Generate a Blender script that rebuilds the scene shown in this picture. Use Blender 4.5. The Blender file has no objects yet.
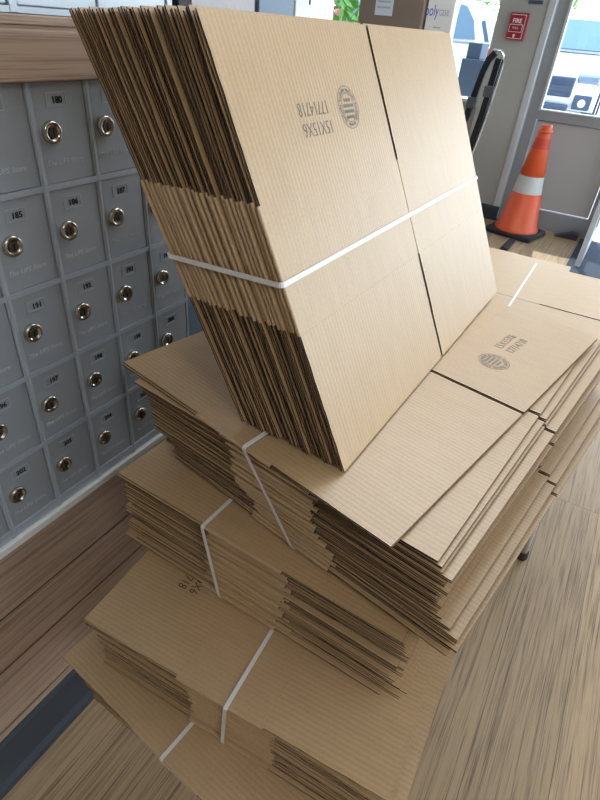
import bpy, bmesh, math, random
from mathutils import Vector, Matrix
random.seed(7)
sc = bpy.context.scene
C = sc.collection
PI = math.pi

# ------------------------------------------------------------------ camera
CZ = 1.55                                   # eye height over the floor
RM = Matrix(((0.8553037804682051, 0.5124836379542228, 0.07626246747910494),
             (-0.3496632881334776, 0.46230659482392056, 0.8148669813619865),
             (0.3823493534040318, -0.7236249948775376, 0.5746092922499623)))
cam_d = bpy.data.cameras.new('camera')
cam = bpy.data.objects.new('camera', cam_d); C.objects.link(cam)
cam.matrix_world = Matrix.Translation((0, 0, CZ)) @ RM.transposed().to_4x4()
cam_d.sensor_fit = 'VERTICAL'; cam_d.sensor_height = 36.0
cam_d.lens = 36.0 * 536.46 / 800.0
cam_d.clip_start = 0.02; cam_d.clip_end = 300
sc.camera = cam

# ------------------------------------------------------------------ world, sun, lamps, exposure
w = bpy.data.worlds.new('sky'); sc.world = w; w.use_nodes = True
nt = w.node_tree; nt.nodes.clear()
wo = nt.nodes.new('ShaderNodeOutputWorld'); bg = nt.nodes.new('ShaderNodeBackground')
tc = nt.nodes.new('ShaderNodeTexCoord'); sx = nt.nodes.new('ShaderNodeSeparateXYZ')
rp = nt.nodes.new('ShaderNodeValToRGB')
rp.color_ramp.elements[0].position = 0.0; rp.color_ramp.elements[0].color = (0.90, 0.95, 1.0, 1)
rp.color_ramp.elements[1].position = 0.8; rp.color_ramp.elements[1].color = (0.50, 0.70, 1.0, 1)
nt.links.new(tc.outputs['Generated'], sx.inputs[0]); nt.links.new(sx.outputs['Z'], rp.inputs[0])
nt.links.new(rp.outputs[0], bg.inputs[0]); bg.inputs[1].default_value = 5.0
nt.links.new(bg.outputs[0], wo.inputs[0])

def lamp(name, kind, loc, rot, energy, color, sx_=1, sy_=1, angle=0.01, portal=False):
    d = bpy.data.lights.new(name, kind); o = bpy.data.objects.new(name, d); C.objects.link(o)
    o.location = loc; o.rotation_euler = rot; d.energy = energy; d.color = color
    if kind == 'AREA':
        d.shape = 'RECTANGLE'; d.size = sx_; d.size_y = sy_
        if portal: d.cycles.is_portal = True
    if kind == 'SUN': d.angle = angle
    return o
lamp('sun', 'SUN', (0, 20, 20), (math.radians(38), 0, math.radians(200)), 5.0, (1.0, 0.95, 0.88))
FY = 6.1                                    # storefront wall
RX = 3.2                                    # right-hand window wall
lamp('window_daylight_right', 'AREA', (RX - 0.1, 3.9, CZ + 0.2), (0, PI / 2, 0), 4, (0.92, 0.97, 1.0), 1.9, 3.6)
lamp('window_daylight_front', 'AREA', (1.5, FY - 0.12, CZ + 0.25), (-PI / 2, 0, 0), 14, (0.80, 0.91, 1.0), 2.6, 2.0)
lamp('sky_portal_left', 'AREA', (-2.6, FY - 0.03, CZ + 0.3), (-PI / 2, 0, 0), 1, (1, 1, 1), 2.1, 1.7, portal=True)
lamp('sky_portal_door', 'AREA', (0.2, FY - 0.03, CZ + 0.2), (-PI / 2, 0, 0), 1, (1, 1, 1), 2.3, 1.9, portal=True)
lamp('ceiling_lamp', 'AREA', (-0.42, 2.4, 2.86), (0, 0, 0), 39, (0.87, 0.94, 1.0), 1.2, 1.8)
lamp('ceiling_lamp', 'AREA', (1.6, -0.8, 2.86), (0, 0, 0), 25, (0.98, 0.98, 1.0), 1.2, 0.6)

vs = sc.view_settings
vs.view_transform = 'Standard'; vs.look = 'None'; vs.gamma = 1.0; vs.use_curve_mapping = False
vs.exposure = 0.0

# ------------------------------------------------------------------ materials
def srgb(r, g, b):
    f = lambda c: (c / 255 / 12.92) if c / 255 <= 0.04045 else ((c / 255 + 0.055) / 1.055) ** 2.4
    return (f(r), f(g), f(b), 1)

def mat(name, col, rough=0.6, metal=0.0, noise=0.0, nscale=20.0, bump=0.0, spec=0.5, stretch=(1, 1, 1), coat=0.0):
    m = bpy.data.materials.new(name); m.use_nodes = True
    t = m.node_tree; b = t.nodes['Principled BSDF']
    b.inputs['Base Color'].default_value = col
    b.inputs['Roughness'].default_value = rough; b.inputs['Metallic'].default_value = metal
    b.inputs['Specular IOR Level'].default_value = spec
    b.inputs['Coat Weight'].default_value = coat
    if noise or bump:
        tc = t.nodes.new('ShaderNodeTexCoord'); mp = t.nodes.new('ShaderNodeMapping')
        mp.inputs['Scale'].default_value = stretch
        n = t.nodes.new('ShaderNodeTexNoise'); n.inputs['Scale'].default_value = nscale; n.inputs['Detail'].default_value = 5
        t.links.new(tc.outputs['Object'], mp.inputs[0]); t.links.new(mp.outputs[0], n.inputs['Vector'])
        if noise:
            mx = t.nodes.new('ShaderNodeMix'); mx.data_type = 'RGBA'
            mx.inputs['A'].default_value = tuple(c * (1 - noise) for c in col[:3]) + (1,)
            mx.inputs['B'].default_value = tuple(min(1, c * (1 + noise)) for c in col[:3]) + (1,)
            t.links.new(n.outputs['Fac'], mx.inputs['Factor']); t.links.new(mx.outputs['Result'], b.inputs['Base Color'])
        if bump:
            bp = t.nodes.new('ShaderNodeBump'); bp.inputs['Strength'].default_value = bump; bp.inputs['Distance'].default_value = 0.002
            t.links.new(n.outputs['Fac'], bp.inputs['Height']); t.links.new(bp.outputs[0], b.inputs['Normal'])
    return m

def kraft(name, col, stripe=0.07):
    """brown kraft liner: faint flute lines every 7.7 mm and paper fibres"""
    m = bpy.data.materials.new(name); m.use_nodes = True
    t = m.node_tree; b = t.nodes['Principled BSDF']
    b.inputs['Roughness'].default_value = 0.42; b.inputs['Specular IOR Level'].default_value = 1.0
    tc = t.nodes.new('ShaderNodeTexCoord')
    oi = t.nodes.new('ShaderNodeObjectInfo')
    wv = t.nodes.new('ShaderNodeTexWave'); wv.wave_type = 'BANDS'; wv.bands_direction = 'Y'; wv.wave_profile = 'SIN'
    wv.inputs['Scale'].default_value = 2 * PI / 0.0077 / 20.0
    wv.inputs['Distortion'].default_value = 0.6; wv.inputs['Detail'].default_value = 2; wv.inputs['Detail Scale'].default_value = 0.25
    t.links.new(tc.outputs['Object'], wv.inputs['Vector'])
    n = t.nodes.new('ShaderNodeTexNoise'); n.inputs['Scale'].default_value = 14; n.inputs['Detail'].default_value = 6
    mp = t.nodes.new('ShaderNodeMapping'); mp.inputs['Scale'].default_value = (1.0, 4.0, 1.0)
    t.links.new(tc.outputs['Object'], mp.inputs[0]); t.links.new(mp.outputs[0], n.inputs['Vector'])
    fb = t.nodes.new('ShaderNodeTexNoise'); fb.inputs['Scale'].default_value = 260; fb.inputs['Detail'].default_value = 3
    t.links.new(tc.outputs['Object'], fb.inputs['Vector'])
    def ma(op, a, bb):
        q = t.nodes.new('ShaderNodeMath'); q.operation = op
        for i, s in enumerate((a, bb)):
            if isinstance(s, (int, float)): q.inputs[i].default_value = s
            else: t.links.new(s, q.inputs[i])
        return q.outputs[0]
    v = ma('ADD', ma('MULTIPLY', ma('SUBTRACT', wv.outputs['Fac'], 0.5), stripe * 2), 1.0)
    v = ma('ADD', v, ma('MULTIPLY', ma('SUBTRACT', n.outputs['Fac'], 0.5), 0.22))
    v = ma('ADD', v, ma('MULTIPLY', ma('SUBTRACT', fb.outputs['Fac'], 0.5), 0.32))
    mx = t.nodes.new('ShaderNodeVectorMath'); mx.operation = 'SCALE'
    mx.inputs[0].default_value = col[:3]; t.links.new(v, mx.inputs['Scale'])
    t.links.new(mx.outputs[0], b.inputs['Base Color'])
    bp = t.nodes.new('ShaderNodeBump'); bp.inputs['Strength'].default_value = 0.2; bp.inputs['Distance'].default_value = 0.0005
    t.links.new(wv.outputs['Fac'], bp.inputs['Height']); t.links.new(bp.outputs[0], b.inputs['Normal'])
    return m

def flute(name, col):
    """raw cut edge of corrugated board: broken brown fibres"""
    m = bpy.data.materials.new(name); m.use_nodes = True
    t = m.node_tree; b = t.nodes['Principled BSDF']
    b.inputs['Roughness'].default_value = 0.9; b.inputs['Specular IOR Level'].default_value = 0.15
    tc = t.nodes.new('ShaderNodeTexCoord'); oi = t.nodes.new('ShaderNodeObjectInfo')
    n = t.nodes.new('ShaderNodeTexNoise'); n.inputs['Scale'].default_value = 300; n.inputs['Detail'].default_value = 4
    ad = t.nodes.new('ShaderNodeVectorMath'); ad.operation = 'ADD'
    t.links.new(tc.outputs['Object'], ad.inputs[0]); t.links.new(oi.outputs['Random'], ad.inputs[1])
    t.links.new(ad.outputs[0], n.inputs['Vector'])
    r = t.nodes.new('ShaderNodeValToRGB')
    r.color_ramp.elements[0].position = 0.35; r.color_ramp.elements[0].color = tuple(c * 0.55 for c in col[:3]) + (1,)
    r.color_ramp.elements[1].position = 0.68; r.color_ramp.elements[1].color = tuple(c * 1.35 for c in col[:3]) + (1,)
    t.links.new(n.outputs['Fac'], r.inputs[0])
    hs = t.nodes.new('ShaderNodeHueSaturation')
    mr = t.nodes.new('ShaderNodeMapRange'); mr.inputs['To Min'].default_value = 0.5; mr.inputs['To Max'].default_value = 1.3
    t.links.new(oi.outputs['Random'], mr.inputs['Value']); t.links.new(mr.outputs[0], hs.inputs['Value'])
    t.links.new(r.outputs[0], hs.inputs['Color']); t.links.new(hs.outputs[0], b.inputs['Base Color'])
    bp = t.nodes.new('ShaderNodeBump'); bp.inputs['Strength'].default_value = 0.6; bp.inputs['Distance'].default_value = 0.001
    t.links.new(n.outputs['Fac'], bp.inputs['Height']); t.links.new(bp.outputs[0], b.inputs['Normal'])
    return m

def planks(name, ca, cb, axis, width, length, grain=1.0, rough=0.45):
    """wood-look boards; axis = direction the boards run ('Y' or 'X'); the board seams are thin dark lines"""
    m = bpy.data.materials.new(name); m.use_nodes = True
    t = m.node_tree; b = t.nodes['Principled BSDF']; b.inputs['Roughness'].default_value = rough
    tc = t.nodes.new('ShaderNodeTexCoord'); mp = t.nodes.new('ShaderNodeMapping')
    if axis == 'Y': mp.inputs['Rotation'].default_value = (0, 0, PI / 2); mp.inputs['Location'].default_value = (2.0, 0.03, 0)
    if axis == 'V':
        sp_ = t.nodes.new('ShaderNodeSeparateXYZ'); cb_ = t.nodes.new('ShaderNodeCombineXYZ')
        t.links.new(tc.outputs['Object'], sp_.inputs[0])
        t.links.new(sp_.outputs['Y'], cb_.inputs['X']); t.links.new(sp_.outputs['Z'], cb_.inputs['Y']); t.links.new(sp_.outputs['X'], cb_.inputs['Z'])
        t.links.new(cb_.outputs[0], mp.inputs[0])
    else: t.links.new(tc.outputs['Object'], mp.inputs[0])
    br = t.nodes.new('ShaderNodeTexBrick'); br.offset = 0.5; br.offset_frequency = 2
    br.inputs['Scale'].default_value = 1.0; br.inputs['Brick Width'].default_value = length; br.inputs['Row Height'].default_value = width
    br.inputs['Mortar Size'].default_value = 0.0008; br.inputs['Mortar Smooth'].default_value = 0.2
    br.inputs['Color1'].default_value = (0, 0, 0, 1); br.inputs['Color2'].default_value = (1, 1, 1, 1); br.inputs['Mortar'].default_value = (0.5, 0.5, 0.5, 1)
    t.links.new(mp.outputs[0], br.inputs['Vector'])
    m2 = t.nodes.new('ShaderNodeMapping'); m2.inputs['Scale'].default_value = (1.2, 40.0, 40.0)
    sh = t.nodes.new('ShaderNodeVectorMath'); sh.operation = 'MULTIPLY_ADD'
    t.links.new(br.outputs['Color'], sh.inputs[0]); sh.inputs[1].default_value = (3.0, 7.0, 2.0)
    t.links.new(mp.outputs[0], sh.inputs[2]); t.links.new(sh.outputs[0], m2.inputs[0])
    n = t.nodes.new('ShaderNodeTexNoise'); n.inputs['Scale'].default_value = 1.6; n.inputs['Detail'].default_value = 8; n.inputs['Roughness'].default_value = 0.65; n.inputs['Distortion'].default_value = 1.1
    t.links.new(m2.outputs[0], n.inputs['Vector'])
    m3 = t.nodes.new('ShaderNodeMapping'); m3.inputs['Scale'].default_value = (6.0, 420.0, 420.0)
    t.links.new(sh.outputs[0], m3.inputs[0])
    n2 = t.nodes.new('ShaderNodeTexNoise'); n2.inputs['Scale'].default_value = 1.0; n2.inputs['Detail'].default_value = 3
    t.links.new(m3.outputs[0], n2.inputs['Vector'])
    mixf = t.nodes.new('ShaderNodeMath'); mixf.operation = 'MULTIPLY_ADD'; mixf.inputs[1].default_value = 0.8 * grain
    t.links.new(n2.outputs['Fac'], mixf.inputs[0]); t.links.new(n.outputs['Fac'], mixf.inputs[2])
    m4 = t.nodes.new('ShaderNodeMapping'); m4.inputs['Scale'].default_value = (0.55, 7.0, 7.0)
    t.links.new(sh.outputs[0], m4.inputs[0])
    wv = t.nodes.new('ShaderNodeTexWave'); wv.wave_type = 'BANDS'; wv.bands_direction = 'Y'
    wv.inputs['Scale'].default_value = 2.2; wv.inputs['Distortion'].default_value = 7.0; wv.inputs['Detail'].default_value = 3; wv.inputs['Detail Scale'].default_value = 0.8
    t.links.new(m4.outputs[0], wv.inputs['Vector'])
    mw_ = t.nodes.new('ShaderNodeMath'); mw_.operation = 'MULTIPLY_ADD'; mw_.inputs[1].default_value = 0.07; 
    t.links.new(wv.outputs['Fac'], mw_.inputs[0]); t.links.new(mixf.outputs[0], mw_.inputs[2]); mixf = mw_
    r = t.nodes.new('ShaderNodeValToRGB')
    r.color_ramp.elements[0].position = 0.68; r.color_ramp.elements[0].color = ca
    r.color_ramp.elements[1].position = 1.2; r.color_ramp.elements[1].color = cb
    t.links.new(mixf.outputs[0], r.inputs[0])
    hs = t.nodes.new('ShaderNodeHueSaturation')
    mr = t.nodes.new('ShaderNodeMapRange'); mr.inputs['To Min'].default_value = 0.86; mr.inputs['To Max'].default_value = 1.14
    t.links.new(br.outputs['Color'], mr.inputs['Value']); t.links.new(mr.outputs[0], hs.inputs['Value'])
    t.links.new(r.outputs[0], hs.inputs['Color'])
    mx = t.nodes.new('ShaderNodeMix'); mx.data_type = 'RGBA'
    t.links.new(br.outputs['Fac'], mx.inputs['Factor']); t.links.new(hs.outputs[0], mx.inputs['A'])
    mx.inputs['B'].default_value = tuple(c * 0.5 for c in ca[:3]) + (1,)
    t.links.new(mx.outputs['Result'], b.inputs['Base Color'])
    bp = t.nodes.new('ShaderNodeBump'); bp.inputs['Strength'].default_value = 0.15; bp.inputs['Distance'].default_value = 0.001
    t.links.new(mixf.outputs[0], bp.inputs['Height']); t.links.new(bp.outputs[0], b.inputs['Normal'])
    return m

def glass(name, tint=(1, 1, 1, 1), refl=0.06):
    m = bpy.data.materials.new(name); m.use_nodes = True
    t = m.node_tree; t.nodes.clear()
    o = t.nodes.new('ShaderNodeOutputMaterial'); mx = t.nodes.new('ShaderNodeMixShader')
    tr = t.nodes.new('ShaderNodeBsdfTransparent'); gl = t.nodes.new('ShaderNodeBsdfGlossy')
    tr.inputs[0].default_value = tint; gl.inputs['Roughness'].default_value = 0.02
    mx.inputs[0].default_value = refl
    t.links.new(tr.outputs[0], mx.inputs[1]); t.links.new(gl.outputs[0], mx.inputs[2]); t.links.new(mx.outputs[0], o.inputs[0])
    return m

M = dict(
    kraft=kraft('kraft_liner', srgb(188, 156, 115), 0.07),
    fold=kraft('kraft_fold', srgb(188, 156, 115), 0.03),
    flute=flute('corrugated_cut_edge', srgb(78, 66, 57)),
    ink=mat('grey_print_ink', srgb(132, 126, 118), 0.7),
    ink_dark=mat('dark_print_ink', srgb(52, 46, 40), 0.7),
    strap=mat('white_plastic_strap', srgb(232, 230, 226), 0.35, spec=0.5),
    alu=mat('brushed_aluminium_door', srgb(172, 179, 187), 0.42, 0.35, noise=0.05, nscale=6, stretch=(1, 1, 40), bump=0.02),
    alu_frame=mat('satin_aluminium_frame', srgb(196, 206, 218), 0.35, 0.45),
    alu_upper_lit=mat('window_lit_aluminium_door', srgb(196, 204, 212), 0.38, 0.6, noise=0.03, nscale=6, stretch=(1, 30, 1)),  # same aluminium as the lower doors, window reflection painted in as paler colour
    nickel=mat('nickel_lock', srgb(190, 184, 172), 0.22, 1.0),
    keyhole_seam=mat('keyway_and_seam_shade_black', srgb(24, 24, 26), 0.5),
    plug=mat('dark_nickel_plug', srgb(120, 114, 104), 0.3, 0.8),
    black=mat('black_number_ink', srgb(14, 14, 16), 0.6),
    engrave=mat('pale_script_print', srgb(206, 211, 216), 0.5),
    wallwood=planks('wall_plank_laminate', srgb(130, 106, 91), srgb(192, 165, 145), 'V', 40.0, 90.0, 1.0, 0.5),
    floor=planks('vinyl_plank_floor', srgb(100, 80, 62), srgb(172, 145, 112), 'Y', 0.20, 3.0, 1.0, 0.46),
    trim=mat('pale_metal_trim', srgb(232, 232, 228), 0.45, 0.0),
    base=mat('slate_vinyl_base', srgb(54, 62, 72), 0.5, noise=0.06, nscale=8),
    wall=mat('grey_paint', srgb(168, 166, 162), 0.75, noise=0.03, nscale=5, bump=0.05),
    stucco=mat('pale_orange_peel_plaster', srgb(206, 204, 210), 0.8, noise=0.05, nscale=60, bump=0.9),
    ceil=mat('white_ceiling', srgb(225, 222, 215), 0.9, noise=0.03, nscale=90),
    back=mat('warm_white_wall', srgb(150, 142, 132), 0.85, noise=0.03, nscale=4),
    alupost=mat('pale_storefront_frame', srgb(206, 210, 214), 0.4, 0.35),
    frame=mat('grey_storefront_frame', srgb(150, 152, 156), 0.45, 0.3),
    panel=mat('grey_infill_panel', srgb(172, 168, 166), 0.6, noise=0.03, nscale=3),
    glass=glass('window_glass', (0.97, 1.0, 1.0, 1), 0.05),
    orange=mat('orange_pvc', srgb(216, 86, 44), 0.4, noise=0.10, nscale=9),
    orange_d=mat('darker_red_orange_band', srgb(196, 62, 40), 0.5, noise=0.1, nscale=9),
    reflect=mat('scuffed_reflective_tape', srgb(196, 194, 192), 0.45, noise=0.18, nscale=28),
    rubber=mat('black_rubber', srgb(38, 40, 44), 0.7, noise=0.1, nscale=12),
    matt=mat('ribbed_entrance_mat', srgb(62, 70, 82), 0.95, noise=0.35, nscale=60, bump=0.8),
    red=mat('red_enamel', srgb(158, 34, 52), 0.35),
    white=mat('white_enamel', srgb(238, 236, 232), 0.4),
    chrome=mat('chrome', srgb(220, 222, 226), 0.15, 1.0),
    blackp=mat('black_plastic_rail', srgb(20, 22, 30), 0.45),
    greyp=mat('grey_bracket', srgb(92, 94, 96), 0.5, 0.4),
    browncarton=mat('brown_carton', srgb(128, 112, 100), 0.75, noise=0.04, nscale=12),
    whitecarton=mat('white_carton', srgb(232, 230, 226), 0.7, noise=0.02, nscale=12),
    label=mat('pale_shipping_label', srgb(206, 214, 222), 0.6),
    bluei=mat('blue_print', srgb(70, 84, 170), 0.6),
    greyi=mat('pale_grey_print', srgb(176, 178, 186), 0.6),
    steel=mat('blue_grey_steel', srgb(112, 130, 148), 0.45, 0.2),
    cabw=mat('white_locker_paint', srgb(228, 232, 236), 0.4),
    key=mat('brass_key', srgb(90, 76, 50), 0.35, 0.9),
    counter=mat('counter_laminate', srgb(160, 150, 140), 0.5, noise=0.04, nscale=10),
    carw=mat('white_car_paint', srgb(242, 244, 246), 0.25, coat=0.6),
    cars=mat('blue_grey_car_paint', srgb(120, 140, 165), 0.25, coat=0.6),
    carglass=mat('car_window', srgb(86, 112, 130), 0.08, 0.0),
    cartrim=mat('dark_car_trim', srgb(60, 72, 92), 0.5),
    lens=mat('headlight_lens', srgb(140, 152, 170), 0.1, 0.5),
    tail=mat('red_tail_lens', srgb(190, 40, 40), 0.2),
    tyre=mat('tyre', srgb(40, 40, 44), 0.85),
    asphalt=mat('sunlit_lot', srgb(190, 190, 190), 0.9, noise=0.08, nscale=6),
    binp=mat('slate_bin', srgb(78, 90, 108), 0.6),
    leaf=mat('leaf', srgb(110, 160, 70), 0.6, noise=0.35, nscale=3),
    flower=mat('pink_petal', srgb(235, 130, 140), 0.6),
    bark=mat('bark', srgb(90, 72, 56), 0.9),
    benchw=mat('white_bench_paint', srgb(216, 206, 190), 0.5),
    foot=mat('dark_brown_rubber_foot', srgb(44, 32, 24), 0.7),
)

# ------------------------------------------------------------------ helpers
def tag(o, label=None, cat=None, group=None, kind=None):
    if label: o['label'] = label
    if cat: o['category'] = cat
    if group: o['group'] = group
    if kind: o['kind'] = kind
    return o
def empty(name, loc=(0, 0, 0), mat_w=None):
    o = bpy.data.objects.new(name, None); C.objects.link(o); o.empty_display_size = 0.05
    if mat_w is not None: o.matrix_world = mat_w
    else: o.location = loc
    return o
def link(name, me, parent=None, loc=None):
    o = bpy.data.objects.new(name, me); C.objects.link(o)
    if parent is not None: o.parent = parent
    if loc is not None: o.location = loc
    return o
def finish(bm, name, mats, parent=None, smooth=False, loc=None):
    me = bpy.data.meshes.new(name); bmesh.ops.recalc_face_normals(bm, faces=bm.faces[:])
    bm.to_mesh(me); bm.free()
    for m in (mats if isinstance(mats, (list, tuple)) else [mats]): me.materials.append(m)
    if smooth:
        for p in me.polygons: p.use_smooth = True
    return link(name, me, parent, loc)
def struct(name, bm, m, smooth=False):
    o = finish(bm, name, m, None, smooth); o['kind'] = 'structure'; return o
def box(bm, x0, x1, y0, y1, z0, z1, bev=0.0, mi=0, seg=2):
    r = bmesh.ops.create_cube(bm, size=1.0)
    vs_ = r['verts']
    for v in vs_:
        v.co = Vector((x0 + (v.co.x + .5) * (x1 - x0), y0 + (v.co.y + .5) * (y1 - y0), z0 + (v.co.z + .5) * (z1 - z0)))
    fs = list({f for v in vs_ for f in v.link_faces})
    for f in fs: f.material_index = mi
    if bev:
        es = list({e for v in vs_ for e in v.link_edges})
        g = bmesh.ops.bevel(bm, geom=es, offset=bev, segments=seg, affect='EDGES', profile=0.5)
        for f in g['faces']: f.material_index = mi
    return bm
def nb(): return bmesh.new()
def lathe(bm, prof, n=32, axis='Z', origin=(0, 0, 0), mi=0, cap=True):
    """prof: list of (radius, height)"""
    rings = []
    ox, oy, oz = origin
    for r, h in prof:
        ring = []
        for k in range(n):
            a = 2 * PI * k / n
            c, s = r * math.cos(a), r * math.sin(a)
            p = {'Z': (ox + c, oy + s, oz + h), 'X': (ox + h, oy + c, oz + s), 'Y': (ox + c, oy + h, oz + s)}[axis]
            ring.append(bm.verts.new(p))
        rings.append(ring)
    for a, b in zip(rings, rings[1:]):
        for k in range(n):
            f = bm.faces.new((a[k], a[(k + 1) % n], b[(k + 1) % n], b[k])); f.material_index = mi
    if cap:
        for r in (rings[0], rings[-1]):
            f = bm.faces.new(r); f.material_index = mi
    return bm
def tube(bm, pts, rad, n=10, mi=0):
    pts = [Vector(p) for p in pts]
    rings = []
    up = Vector((0, 0, 1))
    for i, p in enumerate(pts):
        d = (pts[min(i + 1, len(pts) - 1)] - pts[max(i - 1, 0)]).normalized()
        a = d.cross(up); a = a.normalized() if a.length > 1e-4 else Vector((1, 0, 0))
        b = d.cross(a).normalized()
        r = rad[i] if isinstance(rad, (list, tuple)) else rad
        rings.append([bm.verts.new(p + a * r * math.cos(2 * PI * k / n) + b * r * math.sin(2 * PI * k / n)) for k in range(n)])
    for r0, r1 in zip(rings, rings[1:]):
        for k in range(n):
            f = bm.faces.new((r0[k], r0[(k + 1) % n], r1[(k + 1) % n], r1[k])); f.material_index = mi
    for r in (rings[0], rings[-1]):
        f = bm.faces.new(r); f.material_index = mi
    return bm
def prism(bm, poly, axis, t0, t1, mi=0):
    """extrude a polygon: axis 'Y' -> poly in (x,z); 'X' -> (y,z); 'Z' -> (x,y)"""
    def P(a, b, t): return {'Y': (a, t, b), 'X': (t, a, b), 'Z': (a, b, t)}[axis]
    A = [bm.verts.new(P(a, b, t0)) for a, b in poly]; B = [bm.verts.new(P(a, b, t1)) for a, b in poly]
    n = len(poly)
    fs = [bm.faces.new(A), bm.faces.new(B)]
    for k in range(n): fs.append(bm.faces.new((A[k], A[(k + 1) % n], B[(k + 1) % n], B[k])))
    for f in fs: f.material_index = mi
    return fs
_deps = None
def text_mesh(body, size, extrude=0.0, shear=0.0, xs=1.0, align='CENTER', space=1.0, bold=0.0):
    cu = bpy.data.curves.new('lettering', 'FONT'); cu.body = body; cu.size = size; cu.extrude = extrude
    cu.shear = shear; cu.align_x = align; cu.align_y = 'CENTER'; cu.space_character = space; cu.offset = bold
    cu.resolution_u = 3
    o = bpy.data.objects.new('lettering', cu); C.objects.link(o)
    dg = bpy.context.evaluated_depsgraph_get(); dg.update()
    me = bpy.data.meshes.new_from_object(o.evaluated_get(dg))
    bpy.data.objects.remove(o); bpy.data.curves.remove(cu)
    for v in me.vertices: v.co.x *= xs
    return me
def placed(me, mtx):
    me.transform(mtx); return me
def frame_mtx(xdir, ydir, org):
    x = Vector(xdir).normalized(); y = Vector(ydir).normalized(); z = x.cross(y)
    m = Matrix((x, y, z)).transposed().to_4x4(); m.translation = Vector(org); return m

# ------------------------------------------------------------------ structure: floor, walls, ceiling
WX = -0.778                                 # front plane of the mailbox wall
def Z(h): return h + CZ
b = nb(); box(b, -4.6, RX + 0.2, -2.6, FY + 0.12, -0.10, 0.0); struct('floor', b, M['floor'])
b = nb(); box(b, -4.6, RX + 0.2, -2.6, FY + 0.25, 2.9, 3.0); struct('ceiling', b, M['ceil'])
b = nb(); box(b, -4.6, RX + 0.2, -2.7, -2.6, 0, 2.9); struct('wall_back', b, M['back'])
b = nb()                                    # right wall with a wide shop window
box(b, RX, RX + 0.2, -2.6, FY + 0.25, 0, 0.75); box(b, RX, RX + 0.2, -2.6, FY + 0.25, 2.65, 2.9)
box(b, RX, RX + 0.2, -2.6, 0.05, 0.75, 2.65); box(b, RX, RX + 0.2, 5.8, FY + 0.25, 0.75, 2.65)
struct('wall_right', b, M['wall'])
b = nb(); box(b, RX + 0.08, RX + 0.09, 0.05, 5.8, 0.75, 2.65); struct('window_3', b, M['glass'])
WEND = 1.45                                 # the mailbox wall stops here
b = nb()                                    # left wall: solid behind and around the mailboxes
box(b, -1.45, -1.16, -2.6, WEND, 0, 2.9)
box(b, -1.16, WX, -2.6, 0.232, 0.70, 2.9)
box(b, -1.16, WX, 0.232, 1.115, 2.2, 2.9)
box(b, -1.16, WX, 1.125, WEND, 2.2, 2.9)
struct('wall_left', b, M['wall'])
# wainscot of wood look boards under the mailboxes
b = nb()
zs = [0.168, 0.196, 0.378, 0.521, 0.6735]
for z0, z1 in zip(zs, zs[1:]):
    box(b, WX + 0.0023, WX + 0.0060, -2.6, WEND, z0 + 0.0032, z1 - 0.0032, 0.0008, seg=1)
struct('trim_1', b, M['wallwood'])
b = nb(); box(b, -1.159, WX + 0.0022, -2.6, WEND, 0.0, 0.674); struct('trim_10', b, M['keyhole_seam'])  # near-black backing almost flush with the boards paints shade into their seams
b = nb()
prism(b, [(WX + 0.0062, 0.0), (WX + 0.022, 0.0), (WX + 0.022, 0.022), (WX + 0.014, 0.040), (WX + 0.012, 0.155), (WX + 0.0062, 0.168)], 'Y', -2.6, WEND)
struct('baseboard_left', b, M['base'])
b = nb(); box(b, -1.16, WX + 0.010, -2.6, WEND, 0.6745, 0.692, 0.002); struct('trim_2', b, M['trim'])
# wood rail between the two banks of mailboxes
b = nb(); box(b, -1.16, WX + 0.016, 0.232, WEND, 1.4525, 1.5135, 0.0015); box(b, -1.16, WX + 0.012, 0.232, WEND, 1.5135, 1.5185); box(b, -1.16, WX + 0.016, 0.232, WEND, 1.5185, 1.530, 0.0015)
struct('trim_3', b, M['wallwood'])
# plaster strip beyond the upper mailboxes
b = nb(); box(b, -1.16, WX, 0.921, 1.115, 1.5305, 2.2); struct('wall_left_plaster', b, M['stucco'])
# storefront
b = nb()
box(b, -4.6, -1.55, FY, FY + 0.2, 0, 1.03); box(b, -4.6, RX, FY, FY + 0.2, 2.7, 2.9); box(b, -4.6, -4.3, FY, FY + 0.2, 1.03, 2.7)
box(b, 2.9, RX, FY, FY + 0.2, 0, 2.7)
struct('wall_far', b, M['wall'])
b = nb(); box(b, -4.6, -4.5, -2.6, FY, 0, 2.9); struct('wall_far_left', b, M['wall'])
b = nb(); box(b, -1.548, -1.133, FY - 0.06, FY + 0.2, 0, 2.7, 0.004); struct('wall_pillar', b, M['wall'])
b = nb(); box(b, -1.56, -1.06, FY - 0.085, FY - 0.061, 0, 0.14, 0.004); struct('baseboard_far', b, M['base'])
b = nb(); box(b, -4.3, -1.5485, FY - 0.08, FY + 0.14, 1.03, 1.06, 0.004); struct('trim_4', b, M['alupost'])
b = nb()
box(b, -4.3, -1.5485, FY + 0.09, FY + 0.10, 1.06, 2.7); struct('window_1', b, M['glass'])
b = nb(); box(b, -1.132, -1.062, FY - 0.075, FY + 0.14, 0.0, 2.7, 0.012, seg=3); struct('trim_5', b, M['alupost'])
b = nb()                                    # grey frame of the sidelight
box(b, -1.060, -0.965, FY - 0.02, FY + 0.12, 0, 2.7); box(b, -0.215, -0.15, FY - 0.02, FY + 0.12, 0, 2.7)
box(b, -0.965, -0.215, FY - 0.02, FY + 0.12, 0.965, 1.044); box(b, -0.965, -0.215, FY - 0.02, FY + 0.12, 0, 0.175)
box(b, -0.965, -0.215, FY - 0.02, FY + 0.12, 2.6, 2.7)
struct('trim_6', b, M['frame'])
b = nb(); box(b, -0.958, -0.222, FY + 0.01, FY + 0.06, 0.185, 0.957, 0.003); struct('trim_7', b, M['panel'])
b = nb(); box(b, -0.965, -0.215, FY + 0.04, FY + 0.05, 1.044, 2.6); struct('window_2', b, M['glass'])
b = nb()                                    # glazing beads
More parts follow.
